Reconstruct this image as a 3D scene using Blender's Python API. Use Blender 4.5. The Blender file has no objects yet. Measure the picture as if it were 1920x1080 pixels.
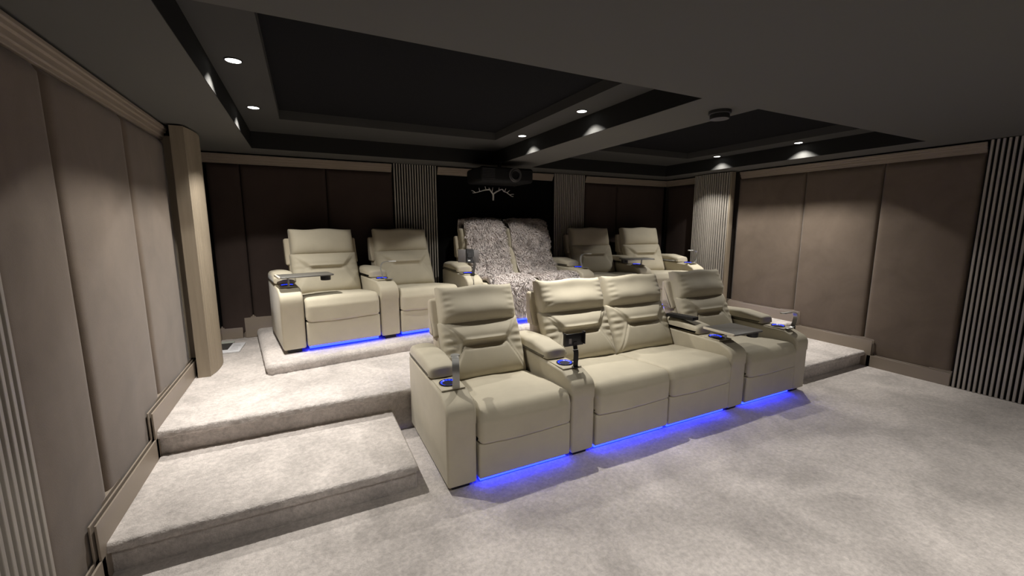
import bpy, bmesh, math, random
from mathutils import Vector, Matrix, noise

random.seed(7)
PI = math.pi
R = math.radians
scene = bpy.context.scene
C = scene.collection

# ------------------------------------------------------------------ camera
YAW, PITCH, ROLL, FPX = R(26.32), R(-8.54), R(-0.08), 777.8
f = Vector((math.sin(YAW) * math.cos(PITCH), math.cos(YAW) * math.cos(PITCH), math.sin(PITCH)))
r0 = Vector((math.cos(YAW), -math.sin(YAW), 0))
u0 = r0.cross(f)
rr = math.cos(ROLL) * r0 + math.sin(ROLL) * u0
uu = -math.sin(ROLL) * r0 + math.cos(ROLL) * u0
cam_d = bpy.data.cameras.new('camera')
cam_d.sensor_width = 36.0
cam_d.lens = FPX / 1920 * 36.0
cam_d.clip_start = 0.02
cam = bpy.data.objects.new('camera', cam_d)
C.objects.link(cam)
M = Matrix((rr, uu, -f)).transposed().to_4x4()
M.translation = (0, 0, 1.5)
cam.matrix_world = M
scene.camera = cam

# ------------------------------------------------------------------ world, exposure
w = bpy.data.worlds.new('world')
scene.world = w
w.use_nodes = True
w.node_tree.nodes['Background'].inputs[0].default_value = (0, 0, 0, 1)
w.node_tree.nodes['Background'].inputs[1].default_value = 0.0
scene.view_settings.view_transform = 'Standard'
scene.view_settings.look = 'None'
scene.view_settings.gamma = 1.0
scene.view_settings.use_curve_mapping = False
scene.view_settings.exposure = 0.0

BEAM_W, BEAM_RIM = 0.62, 0.04     # width of the bright middle (radians), strength at the rim
SPOT_W = 180.0          # each visible ceiling downlight
FRONT_W = 170.0         # downlights of the tray above and behind the viewer
SPOT_ANGLE, SPOT_BLEND = R(110), 0.12
SPOT_COL = (1.0, 0.955, 0.89)

# ------------------------------------------------------------------ room numbers (metres)
XL, XR, YB, YF = -0.92, 5.40, 5.16, -2.6       # wall planes
ZC, ZS, ZP = 2.23, 2.385, 2.46                 # soffit, spotlight strip, tray panel
R1 = 0.16                                      # one step
Z3 = 0.41                                      # back-row platform
TRAY_Y0, TRAY_Y1 = 1.79, 4.75
TRAYS = [(-0.40, 2.122), (2.63, 4.95)]
SPOTX = [(-0.284, 2.0), (2.75, 4.85)]


# ------------------------------------------------------------------ helpers
def mat(name, col, rough=0.7, metal=0.0, bump=0.0, bscale=200.0, var=0.0, vscale=3.0, sheen=0.0, emit=None, estr=0.0,
        var2=0.0, v2scale=40.0, spec=0.5, stretch=None):
    m = bpy.data.materials.new(name)
    m.use_nodes = True
    nt = m.node_tree
    p = nt.nodes['Principled BSDF']
    p.inputs['Base Color'].default_value = (*col, 1)
    p.inputs['Roughness'].default_value = rough
    p.inputs['Metallic'].default_value = metal
    p.inputs['Specular IOR Level'].default_value = spec
    if sheen:
        p.inputs['Sheen Weight'].default_value = sheen
        p.inputs['Sheen Roughness'].default_value = 0.4
    if emit:
        p.inputs['Emission Color'].default_value = (*emit, 1)
        p.inputs['Emission Strength'].default_value = estr
    if bump or var or var2:
        tc = nt.nodes.new('ShaderNodeTexCoord')
        src = tc.outputs['Object']
        if stretch:
            mp = nt.nodes.new('ShaderNodeMapping')
            mp.inputs['Scale'].default_value = stretch
            nt.links.new(src, mp.inputs[0])
            src = mp.outputs[0]
    last = None
    for amt, sc, det, dist in ((var, vscale, 9.0, 0.5), (var2, v2scale, 4.0, 0.3)):
        if not amt:
            continue
        n = nt.nodes.new('ShaderNodeTexNoise')
        n.inputs['Scale'].default_value = sc
        n.inputs['Detail'].default_value = det
        n.inputs['Roughness'].default_value = 0.62
        n.inputs['Distortion'].default_value = dist
        nt.links.new(src, n.inputs['Vector'])
        mr = nt.nodes.new('ShaderNodeMapRange')
        mr.inputs['From Min'].default_value = 0.32
        mr.inputs['From Max'].default_value = 0.68
        mr.inputs['To Min'].default_value = 1 - amt
        mr.inputs['To Max'].default_value = 1 + amt
        nt.links.new(n.outputs[0], mr.inputs[0])
        mx = nt.nodes.new('ShaderNodeVectorMath')
        mx.operation = 'SCALE'
        if last is None:
            mx.inputs[0].default_value = col
        else:
            nt.links.new(last, mx.inputs[0])
        nt.links.new(mr.outputs[0], mx.inputs['Scale'])
        last = mx.outputs[0]
    if last is not None:
        nt.links.new(last, p.inputs['Base Color'])
    if bump:
        n = nt.nodes.new('ShaderNodeTexNoise')
        n.inputs['Scale'].default_value = bscale
        n.inputs['Detail'].default_value = 4.0
        nt.links.new(src, n.inputs['Vector'])
        b = nt.nodes.new('ShaderNodeBump')
        b.inputs['Strength'].default_value = min(1.0, bump)
        b.inputs['Distance'].default_value = 0.006
        nt.links.new(n.outputs[0], b.inputs['Height'])
        nt.links.new(b.outputs[0], p.inputs['Normal'])
    return m


M_CREAM = mat('cream_microfibre', (0.525, 0.477, 0.365), 0.75, bump=0.12, bscale=420, var=0.05, vscale=5, sheen=0.15)
M_CREAM_BACK = mat('cream_backing', (0.52, 0.46, 0.35), 0.8, bump=0.1, bscale=400)
M_CARPET = mat('carpet_pile', (0.575, 0.53, 0.50), 0.95, bump=1.0, bscale=130, var=0.25, vscale=2.1, var2=0.16, v2scale=42,
               sheen=0.2, spec=0.1)
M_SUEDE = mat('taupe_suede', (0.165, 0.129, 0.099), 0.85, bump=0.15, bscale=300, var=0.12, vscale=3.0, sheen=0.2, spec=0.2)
M_SUEDE_SHADED = mat('shaded_suede', (0.060, 0.043, 0.037), 0.9, bump=0.15, bscale=300, var=0.08, vscale=3.0, spec=0.2)  # the brown suede again, with the shade of the rear walls in its colour
M_TRIM = mat('taupe_satin_paint', (0.30, 0.25, 0.20), 0.45, bump=0.04, bscale=60)
M_SLAT = mat('grey_oak_slat', (0.43, 0.395, 0.345), 0.55, bump=0.1, bscale=40, var=0.12, vscale=30, stretch=(1, 1, 0.05))
M_FELT = mat('black_felt', (0.008, 0.008, 0.008), 0.95, spec=0.1)
M_FLUTE = mat('taupe_fluted_wood', (0.30, 0.25, 0.185), 0.5, bump=0.06, bscale=40, var=0.10, vscale=25, stretch=(1, 1, 0.04))
M_CEIL = mat('charcoal_ceiling_paint', (0.110, 0.107, 0.098), 0.9, bump=0.03, bscale=120, spec=0.15)
M_STRIP = mat('charcoal_strip_paint', (0.06, 0.059, 0.056), 0.9, spec=0.15)
M_TRAY = mat('black_tray_panel', (0.012, 0.012, 0.013), 0.95, spec=0.05)
M_TRAYSIDE = mat('black_tray_side_paint', (0.022, 0.022, 0.021), 0.95, spec=0.05)
M_PROJ = mat('matt_black_projector_shell', (0.010, 0.010, 0.010), 0.7, spec=0.15)
M_BLACKWALL = mat('black_wall_cloth', (0.006, 0.006, 0.006), 0.95, spec=0.05)
M_DARKWALL = mat('dark_wall_paint', (0.05, 0.042, 0.037), 0.9, spec=0.1)
M_BLACK = mat('black_plastic', (0.012, 0.012, 0.013), 0.4)
M_BLACKM = mat('matt_black_plastic', (0.02, 0.019, 0.019), 0.65)
M_CHARC = mat('charcoal_plastic', (0.055, 0.052, 0.05), 0.55)
M_STEEL = mat('brushed_steel', (0.62, 0.62, 0.60), 0.32, metal=1.0)
M_GREYMET = mat('satin_grey_metal', (0.42, 0.42, 0.40), 0.45, metal=0.6)
M_TRAYTOP = mat('dark_grey_tray_top', (0.11, 0.105, 0.095), 0.42, bump=0.05, bscale=300)
M_TRAYSHEEN = mat('tray_edge_sheen', (0.72, 0.66, 0.55), 0.4)  # pale colour standing in for the sheen on a tray edge
M_WHITE = mat('white_paper', (0.78, 0.78, 0.80), 0.5)
M_PALE = mat('pale_green_grey', (0.50, 0.53, 0.47), 0.5)
M_GREYPLATE = mat('grey_plate', (0.35, 0.33, 0.33), 0.5)
M_LED = mat('blue_led_strip', (0.02, 0.02, 0.3), 0.5, emit=(0.006, 0.014, 1.0), estr=18.0)
M_CUPLED = mat('blue_cup_light', (0.01, 0.02, 0.4), 0.3, emit=(0.006, 0.03, 1.0), estr=3.0)
M_LENS = mat('lit_downlight_lens', (1, 1, 1), 0.5, emit=(1.0, 0.97, 0.92), estr=9.0)
M_PILOT = mat('white_pilot_light', (1, 1, 1), 0.5, emit=(1, 1, 1), estr=1.6)
M_GLASS = mat('dark_lens_glass', (0.01, 0.01, 0.012), 0.08)
M_SILVER = mat('aged_silver', (0.85, 0.83, 0.78), 0.45, metal=0.25)
M_FUR = mat('grey_sheepskin', (0.64, 0.585, 0.56), 0.9, var=0.22, vscale=9, spec=0.2)
M_TABLET = mat('taupe_tablet_case', (0.085, 0.077, 0.074), 0.5)
M_LAMPPLASTIC = mat('pale_lamp_plastic', (0.75, 0.76, 0.74), 0.35)


def link(name, me, m, parent=None):
    o = bpy.data.objects.new(name, me)
    if m is not None and not me.materials:
        me.materials.append(m)
    C.objects.link(o)
    if parent is not None:
        o.parent = parent
    return o


def obj(name, bm, m, parent=None, angle=40):
    bmesh.ops.recalc_face_normals(bm, faces=bm.faces[:])
    me = bpy.data.meshes.new(name)
    bm.to_mesh(me)
    bm.free()
    for p in me.polygons:
        p.use_smooth = True
    me.set_sharp_from_angle(angle=R(angle))
    return link(name, me, m, parent)


def tag(o, label=None, cat=None, group=None, kind=None):
    if label:
        o['label'] = label
    if cat:
        o['category'] = cat
    if group:
        o['group'] = group
    if kind:
        o['kind'] = kind
    return o


def thing(name, loc, label, cat, rz=0.0, group=None):
    o = bpy.data.objects.new(name, None)
    C.objects.link(o)
    o.location = loc
    o.rotation_euler = (0, 0, rz)
    o.empty_display_size = 0.05
    return tag(o, label, cat, group)


def add_box(bm, x0, x1, y0, y1, z0, z1, bev=0.0, seg=2):
    vs = [bm.verts.new((x, y, z)) for x in (x0, x1) for y in (y0, y1) for z in (z0, z1)]
    fs = [(0, 1, 3, 2), (4, 6, 7, 5), (0, 4, 5, 1), (2, 3, 7, 6), (0, 2, 6, 4), (1, 5, 7, 3)]
    faces = [bm.faces.new([vs[i] for i in q]) for q in fs]
    if bev:
        es = list({e for fc in faces for e in fc.edges})
        bmesh.ops.bevel(bm, geom=es, offset=bev, segments=seg, profile=0.5, affect='EDGES')


def box(name, b, m, parent=None, bev=0.0, seg=2):
    bm = bmesh.new()
    add_box(bm, *b, bev=bev, seg=seg)
    return obj(name, bm, m, parent)


def boxes(name, bl, m, parent=None, bev=0.0):
    bm = bmesh.new()
    for b in bl:
        add_box(bm, *b, bev=bev)
    return obj(name, bm, m, parent)


def add_lathe(bm, prof, cx=0, cy=0, cz=0, n=28, axis='z'):
    rings = []
    for (r, z) in prof:
        ring = []
        for i in range(n):
            a = 2 * PI * i / n
            if axis == 'z':
                p = (cx + r * math.cos(a), cy + r * math.sin(a), cz + z)
            else:
                p = (cx + r * math.cos(a), cy + z, cz + r * math.sin(a))
            ring.append(bm.verts.new(p))
        rings.append(ring)
    for a, b in zip(rings, rings[1:]):
        for i in range(n):
            j = (i + 1) % n
            bm.faces.new((a[i], a[j], b[j], b[i]))
    bm.faces.new(rings[0])
    bm.faces.new(rings[-1])


def lathe(name, prof, m, parent=None, **k):
    bm = bmesh.new()
    add_lathe(bm, prof, **k)
    return obj(name, bm, m, parent)


def add_tube(bm, pts, rad, n=8):
    pts = [Vector(p) for p in pts]
    if not isinstance(rad, (list, tuple)):
        rad = [rad] * len(pts)
    rings = []
    t0 = (pts[1] - pts[0]).normalized()
    up = Vector((0, 0, 1)) if abs(t0.z) < 0.9 else Vector((1, 0, 0))
    nrm = (up - up.dot(t0) * t0).normalized()
    for i, p in enumerate(pts):
        a = pts[max(i - 1, 0)]
        b = pts[min(i + 1, len(pts) - 1)]
        t = (b - a).normalized()
        nrm = (nrm - nrm.dot(t) * t).normalized()
        bi = t.cross(nrm)
        rings.append([bm.verts.new(p + rad[i] * (math.cos(2 * PI * k / n) * nrm + math.sin(2 * PI * k / n) * bi)) for k in range(n)])
    for a, b in zip(rings, rings[1:]):
        for k in range(n):
            j = (k + 1) % n
            bm.faces.new((a[k], a[j], b[j], b[k]))
    bm.faces.new(rings[0])
    bm.faces.new(rings[-1])


def smooth_path(pts, n=8):
    pts = [Vector(p) for p in pts]
    out = []
    for i in range(len(pts) - 1):
        p0 = pts[max(i - 1, 0)]
        p1, p2 = pts[i], pts[i + 1]
        p3 = pts[min(i + 2, len(pts) - 1)]
        for k in range(n):
            t = k / n
            out.append(0.5 * ((2 * p1) + (p2 - p0) * t + (2 * p0 - 5 * p1 + 4 * p2 - p3) * t * t + (3 * p1 - p0 - 3 * p2 + p3) * t ** 3))
    out.append(pts[-1])
    return out


def add_ribbon(bm, pts, side, width, thick):
    """a flat band swept along pts; side = direction across the band"""
    side = Vector(side).normalized()
    rings = []
    for i, p in enumerate(pts):
        t = (pts[min(i + 1, len(pts) - 1)] - pts[max(i - 1, 0)]).normalized()
        nn = t.cross(side).normalized()
        rings.append([bm.verts.new(p + side * sx * width / 2 + nn * sy * thick / 2) for sx, sy in ((-1, -1), (1, -1), (1, 1), (-1, 1))])
    for a, b in zip(rings, rings[1:]):
        for k in range(4):
            j = (k + 1) % 4
            bm.faces.new((a[k], a[j], b[j], b[k]))
    bm.faces.new(rings[0])
    bm.faces.new(rings[-1])


def fillet(pts, seg=6):
    """pts: list of (y, z, radius); returns a rounded closed polygon"""
    out = []
    n = len(pts)
    for i in range(n):
        p = Vector(pts[i][:2])
        r = pts[i][2]
        if r <= 0:
            out.append(p)
            continue
        a = (Vector(pts[i - 1][:2]) - p)
        b = (Vector(pts[(i + 1) % n][:2]) - p)
        la, lb = a.length, b.length
        a.normalize()
        b.normalize()
        ang = max(1e-3, math.acos(max(-1, min(1, a.dot(b)))))
        d = min(r / math.tan(ang / 2), la * 0.49, lb * 0.49)
        q0, q2 = p + a * d, p + b * d
        for k in range(seg + 1):
            t = k / seg
            out.append((1 - t) ** 2 * q0 + 2 * t * (1 - t) * p + t * t * q2)
    return out


def add_loft(bm, prof, x0, x1, r=0.02, seg=4, nx=1, jitter=None):
    """rounded-end extrusion along x of a closed (y, z) profile"""
    n = len(prof)
    area = sum(prof[i].x * prof[(i + 1) % n].y - prof[(i + 1) % n].x * prof[i].y for i in range(n))
    s = 1 if area > 0 else -1
    nor = []
    for i in range(n):
        t = (prof[(i + 1) % n] - prof[i - 1])
        if t.length < 1e-9:
            t = Vector((1, 0))
        t.normalize()
        nor.append(Vector((t.y, -t.x)) * s)
    st = []
    for k in range(seg + 1):
        a = PI / 2 * k / seg
        st.append((x0 + r * (1 - math.sin(a)), r * (1 - math.cos(a))))
    st = [(x0 + r * (1 - math.cos(PI / 2 * k / seg)), r * (1 - math.sin(PI / 2 * k / seg))) for k in range(seg + 1)]
    for k in range(1, nx):
        st.append((x0 + r + (x1 - x0 - 2 * r) * k / nx, 0))
    st += [(x1 - r * (1 - math.cos(PI / 2 * k / seg)), r * (1 - math.sin(PI / 2 * k / seg))) for k in range(seg, -1, -1)]
    rings = []
    for x, ins in st:
        ring = []
        for p, q in zip(prof, nor):
            v = p - q * ins
            co = Vector((x, v.x, v.y))
            if jitter:
                co = jitter(co, q)
            ring.append(bm.verts.new(co))
        rings.append(ring)
    for a, b in zip(rings, rings[1:]):
        for i in range(n):
            j = (i + 1) % n
            bm.faces.new((a[i], a[j], b[j], b[i]))
    bm.faces.new(rings[0])
    bm.faces.new(rings[-1])


def add_cushion(bm, W, H, dfun, back, org, lean, nu=48, nv=40, xc=0.0):
    """padded front: org = (y, z) of its lower edge, lean = radians the cushion tips backwards; dfun(u, v) = how far it stands forward"""
    a = Vector((0, math.sin(lean), math.cos(lean)))
    nn = Vector((0, -math.cos(lean), math.sin(lean)))
    o = Vector((xc, org[0], org[1]))

    def sp(k, n):
        t = -1 + 2 * k / n
        return 0.55 * t + 0.45 * math.sin(t * PI / 2)
    g = []
    for j in range(nv + 1):
        v = (sp(j, nv) + 1) / 2
        row = []
        for i in range(nu + 1):
            u = sp(i, nu)
            d = dfun(u, v)
            if isinstance(d, tuple):
                du, dv, d = d
            else:
                du = dv = 0
            row.append(bm.verts.new(o + Vector((W / 2 * u + du, 0, 0)) + a * (H * v + dv) + nn * d))
        g.append(row)
    for j in range(nv):
        for i in range(nu):
            bm.faces.new((g[j][i], g[j][i + 1], g[j + 1][i + 1], g[j + 1][i]))
    loop = g[0][:] + [g[j][-1] for j in range(1, nv + 1)] + g[-1][-2::-1] + [g[j][0] for j in range(nv - 1, 0, -1)]
    lo = [bm.verts.new(v.co - nn * back) for v in loop]
    n = len(loop)
    for i in range(n):
        j = (i + 1) % n
        bm.faces.new((loop[i], loop[j], lo[j], lo[i]))
    bm.faces.new(lo)


def edge(s, n):
    s = min(1.0, abs(s))
    return (1 - s ** n) ** 0.5


def sstep(a, b, x):
    t = max(0.0, min(1.0, (x - a) / (b - a)))
    return t * t * (3 - 2 * t)


def gauss(x, s):
    return math.exp(-(x / s) ** 2)


# ------------------------------------------------------------------ the setting
def struct(o, label=None, cat=None):
    o['kind'] = 'structure'
    if label:
        o['label'] = label
    if cat:
        o['category'] = cat
    return o


struct(box('floor', (XL - .1, XR + .1, YF - .1, YB + .1, -0.1, 0.0), M_CARPET), 'pale grey carpeted floor in front of the seats', 'floor')
struct(box('wall_left', (XL - .1, XL, YF, YB, 0, 2.6), M_DARKWALL), 'left wall behind the padded panels', 'wall')
struct(box('wall_right', (XR, XR + .1, YF, YB, 0, 2.6), M_DARKWALL), 'right wall behind the padded panels', 'wall')
struct(box('wall_back', (XL - .1, XR + .1, YB, YB + .1, 0, 2.6), M_BLACKWALL), 'black back wall behind the rear row', 'wall')
struct(box('wall_front', (XL - .1, XR + .1, YF - .1, YF, 0, 2.6), M_DARKWALL), 'dark wall behind the viewer', 'wall')

ZT = 2.58
FT0, FT1 = -1.9, 0.55        # a second tray, over and behind the viewer
bl = [(XL, XR, TRAY_Y1, YB, ZC, ZT), (XL, XR, FT1, TRAY_Y0, ZC, ZT), (XL, XR, YF, FT0, ZC, ZT),
      (XL, TRAYS[0][0], TRAY_Y0, TRAY_Y1, ZC, ZT), (TRAYS[0][1], TRAYS[1][0], TRAY_Y0, TRAY_Y1, ZC, ZT), (TRAYS[1][1], XR, TRAY_Y0, TRAY_Y1, ZC, ZT),
      (XL, TRAYS[0][0], FT0, FT1, ZC, ZT), (TRAYS[1][1], XR, FT0, FT1, ZC, ZT)]
ceiling = struct(boxes('ceiling', bl, M_CEIL), 'charcoal ceiling with two recessed trays', 'ceiling')
bl, pl = [], []
m_in = 0.272
for (a, b), (ya, yb) in [(t, (TRAY_Y0, TRAY_Y1)) for t in TRAYS] + [((TRAYS[0][0], TRAYS[1][1]), (FT0, FT1))]:
    ia, ib, ja, jb = a + m_in, b - m_in, ya + m_in, yb - 0.62
    bl += [(a, ia, ya, yb, ZS, ZT), (ib, b, ya, yb, ZS, ZT), (ia, ib, ya, ja, ZS, ZT), (ia, ib, jb, yb, ZS, ZT)]
    pl += [(ia, ib, ja, jb, ZP, ZT)]
boxes('tray_border', bl, M_STRIP, ceiling)
boxes('tray_panel', pl, M_TRAY, ceiling)
bl = []
for (a, b), (ya, yb) in [(t, (TRAY_Y0, TRAY_Y1)) for t in TRAYS]:
    e = 0.003
    bl += [(a, a + e, ya, yb, ZC + .001, ZS), (b - e, b, ya, yb, ZC + .001, ZS), (a, b, ya, ya + e, ZC + .001, ZS), (a, b, yb - e, yb, ZC + .001, ZS)]
boxes('tray_sides', bl, M_TRAYSIDE, ceiling)


# carpeted steps --------------------------------------------------------------
def fuzz(amp, sc):
    def j(co, q):
        k = noise.noise(Vector((co.x * sc, co.y * sc, co.z * sc))) * amp + noise.noise(Vector((co.x * sc * 3.1, co.y * sc * 3.1, co.z * sc * 3.1 + 7))) * amp * .6
        return co + Vector((0, q.x, q.y)) * k
    return j


def step_profile(y0, y1, z0, z1, over=0.035, th=0.05, ny=40):
    p = fillet([(y0 + over, z0, 0), (y0 + over, z1 - th, 0.008), (y0, z1 - th, 0.018), (y0, z1, 0.024), (y1, z1, 0), (y1, z0, 0)], 6)
    return p


def carpet_step(name, x0, x1, y0, y1, z0, z1, label, r=0.02):
    bm = bmesh.new()
    add_loft(bm, step_profile(y0, y1, z0, z1), x0, x1, r, 4, int((x1 - x0) / 0.012), fuzz(0.0045, 70))
    return struct(obj(name, bm, M_CARPET), label, 'step')


carpet_step('carpeted_step', -0.880, 0.49, 2.185, 2.975, 0.0, R1, 'low carpeted step beside the left end of the front row')
carpet_step('carpeted_step', 4.20, 5.360, 2.185, 2.975, 0.0, R1, 'low carpeted step beside the right end of the front row')
carpet_step('carpeted_platform', -0.852, 5.335, 2.935, YB, 0.0, 2 * R1, 'wide carpeted platform behind the front row of seats', 0.005)

bm = bmesh.new()
poly = [(-0.348, 3.685), (1.35, 3.935), (3.31, 3.935), (5.008, 3.685), (5.19, YB), (-0.54, YB)]
# outline resampled so that its rounded rim can be fuzzy
pts = []
for i in range(len(poly)):
    a, b = Vector(poly[i]), Vector(poly[(i + 1) % len(poly)])
    n = max(2, int((b - a).length / 0.014))
    pts += [a.lerp(b, k / n) for k in range(n)]
# round the two front corners a little
pts2 = []
for i, p in enumerate(pts):
    q = Vector((0, 0))
    for k in range(-4, 5):
        q += pts[(i + k) % len(pts)]
    pts2.append(q / 9)
rings = []
cen = Vector((2.33, 4.6))
for k in range(9):
    if k == 0:
        ins, z = 0.012, 2 * R1
    else:
        t = (k - 1) / 7
        ins, z = 0.040 * (1 - math.cos(t * PI / 2)), Z3 - 0.045 + 0.045 * math.sin(t * PI / 2)
    ring = []
    for i, p in enumerate(pts2):
        t = (pts2[(i + 1) % len(pts2)] - pts2[i - 1]).normalized()
        nn = Vector((t.y, -t.x))
        jj = noise.noise(Vector((p.x * 50, p.y * 50, z * 50))) * 0.004
        q = p - nn * (ins + jj)
        ring.append(bm.verts.new((q.x, q.y, z + jj * 0.6)))
    rings.append(ring)
for a, b in zip(rings, rings[1:]):
    for i in range(len(a)):
        j = (i + 1) % len(a)
        bm.faces.new((a[i], a[j], b[j], b[i]))
bm.faces.new(rings[-1])
bm.faces.new(rings[0])
struct(obj('carpeted_riser', bm, M_CARPET), 'shallow carpeted riser under the rear row of seats', 'step')


# skirting boards, crown mouldings --------------------------------------------
SK = 0.138
STRIPS = ((0.063, 0.072, 0.016), (0.055, 0.063, 0.046), (0.047, 0.055, 0.008), (0.039, 0.047, 0.038), (0.0, 0.039, 0.0))


def skirting(name, side, label):
    """stepped skirting with a grooved top: strips of differing height side by side"""
    bm = bmesh.new()
    xw = XL if side < 0 else XR
    end = 1.87 if side < 0 else 1.515
    for (d0, d1, drop) in STRIPS:
        for (ya, yb, z) in [(2.12, end, 0.0), (2.895, 2.12, R1), (YB - 0.02, 2.895, 2 * R1)]:
            a, b = (xw + d0, xw + d1) if side < 0 else (xw - d1, xw - d0)
            add_box(bm, a, b, yb + (drop if z else 0.0), ya + 0.05, max(0.0, z - R1), z + SK - drop, bev=0.0015, seg=1)
    return struct(obj(name, bm, M_TRIM), label, 'skirting board')


skirting('baseboard_left', -1, 'stepped taupe skirting along the left wall')
skirting('baseboard_right', 1, 'stepped taupe skirting along the right wall')
bm = bmesh.new()
for k, (dy, drop) in enumerate(((0.045, 0.022), (0.034, 0.011), (0.022, 0.0))):
    add_box(bm, XL + .07, -0.66, YB - dy, YB, 2 * R1, 2 * R1 + SK - drop, bev=0.003, seg=1)
    add_box(bm, -0.66 + drop, XR - 0.75, YB - dy, YB, 2 * R1, Z3 + SK - drop + 0.01, bev=0.003, seg=1)
    add_box(bm, XR - 0.75, XR - .07, YB - dy, YB, 2 * R1, 2 * R1 + SK - drop, bev=0.003, seg=1)
struct(obj('baseboard_back', bm, M_TRIM), 'taupe skirting along the back wall behind the rear row', 'skirting board')


def crown_boxes(bm, axis, w, a, b, sgn, z0=2.125, z1=2.215):
    for k, (d, za, zb) in enumerate(((0.030, z0, z1), (0.042, z0 + .020, z1), (0.056, z0 + .048, z1), (0.066, z0 + .068, z1))):
        if axis == 'y':
            add_box(bm, min(w, w + sgn * d), max(w, w + sgn * d), a, b, za, zb, bev=0.004, seg=1)
        else:
            add_box(bm, a, b, min(w, w + sgn * d), max(w, w + sgn * d), za, zb, bev=0.004, seg=1)


bm = bmesh.new()
crown_boxes(bm, 'y', XL, -2.5, 3.98, 1)
crown_boxes(bm, 'y', XL, 4.42, YB, 1)
struct(obj('trim_1', bm, M_TRIM), 'grooved taupe moulding along the top of the left wall', 'moulding')
bm = bmesh.new()
crown_boxes(bm, 'y', XR, 1.52, 3.82, -1)
crown_boxes(bm, 'y', XR, 4.42, YB, -1)
struct(obj('trim_2', bm, M_TRIM), 'grooved taupe moulding along the top of the right wall', 'moulding')
bm = bmesh.new()
crown_boxes(bm, 'x', YB, XL, 0.96, -1)
crown_boxes(bm, 'x', YB, 1.51, 3.18, -1)
crown_boxes(bm, 'x', YB, 3.74, XR, -1)
struct(obj('trim_3', bm, M_TRIM), 'grooved taupe moulding along the top of the back wall', 'moulding')


# padded wall panels -------------------------------------------------------------
def wall_panel(axis, w, a, b, sgn, zsteps, label, m, ztop=2.125, bulge=0.030):
    """zsteps: lower edge as [(from, z)] in rising order along the panel; the padding is one rounded cushion"""
    z0 = min(z for _, z in zsteps)
    W, H = b - a, ztop - z0
    ew, eh = 0.05 / (W / 2), 0.05 / (H / 2)

    def prof(s, e):
        t = max(0.0, (abs(s) - (1 - e)) / e)
        return math.sqrt(max(0.0, 1 - t ** 2.2))

    def d(u, v):
        y = (a + b) / 2 + u * W / 2
        zl = z0
        for ya, zz in zsteps:
            if y >= ya:
                zl = zz
        k = prof(u, ew) * prof(2 * v - 1, eh)
        return bulge * (0.72 * k + 0.28 * k * (1 - 0.5 * u * u)) + 0.0015 * noise.noise(Vector((u * 3, v * 5, a)))
    bm = bmesh.new()
    add_cushion(bm, W, H, d, 0.01, (0, 0), 0.0, 36, 36)
    o = obj('wall_panel', bm, m)
    # cushion faces -y; turn it to face the room
    if axis == 'y':
        o.rotation_euler = (0, 0, R(90) if sgn > 0 else R(-90))
        o.location = (w + sgn * 0.0105, (a + b) / 2, z0)
    else:
        o.location = ((a + b) / 2, w - 0.012, z0)
    return tag(o, label, 'wall panel')


g = 0.001
ZL0 = 0.04
wall_panel('y', XL, 1.875, 2.372, 1, [(0, ZL0)], 'shadowy padded suede panel on the left wall nearest the viewer', M_SUEDE)
wall_panel('y', XL, 2.376, 3.188, 1, [(0, R1 + .04)], 'middle padded suede panel on the left wall, above the low step', M_SUEDE)
wall_panel('y', XL, 3.192, 3.985, 1, [(0, 2 * R1 + .04)], 'padded suede panel on the left wall next to the fluted pilaster', M_SUEDE)
wall_panel('y', XR, 1.52, 2.235, -1, [(0, ZL0)], 'padded suede panel on the right wall beside the slatted panel', M_SUEDE)
wall_panel('y', XR, 2.239, 2.985, -1, [(0, R1 + .04)], 'middle padded suede panel on the right wall, above the low step', M_SUEDE)
wall_panel('y', XR, 2.989, 3.84, -1, [(0, 2 * R1 + .04)], 'padded suede panel on the right wall next to the ribbed pilaster', M_SUEDE)
wall_panel('y', XL, 4.42, YB - .06, 1, [(0, 2 * R1 + .04)], 'shaded padded panel in the left rear corner beyond the fluted pilaster', M_SUEDE_SHADED)
wall_panel('y', XR, 4.47, YB - .06, -1, [(0, 2 * R1 + .04)], 'shaded padded panel in the right rear corner beyond the ribbed pilaster', M_SUEDE_SHADED)
ZB0 = Z3 + .05
wall_panel('x', YB, -0.84, -0.558, -1, [(0, 2 * R1 + .04)], 'narrow shaded padded panel at the left end of the back wall', M_SUEDE_SHADED)
wall_panel('x', YB, -0.554, 0.247, -1, [(0, ZB0)], 'shaded padded panel on the back wall behind the leftmost recliner', M_SUEDE_SHADED)
wall_panel('x', YB, 0.251, 0.968, -1, [(0, ZB0)], 'shaded padded panel on the back wall left of the first slatted panel', M_SUEDE_SHADED)
wall_panel('x', YB, 3.735, 4.344, -1, [(0, ZB0)], 'shaded reddish padded panel on the back wall right of the slats', M_SUEDE_SHADED)
wall_panel('x', YB, 4.348, 5.33, -1, [(0, ZB0)], 'shaded padded panel at the right end of the back wall', M_SUEDE_SHADED)


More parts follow.
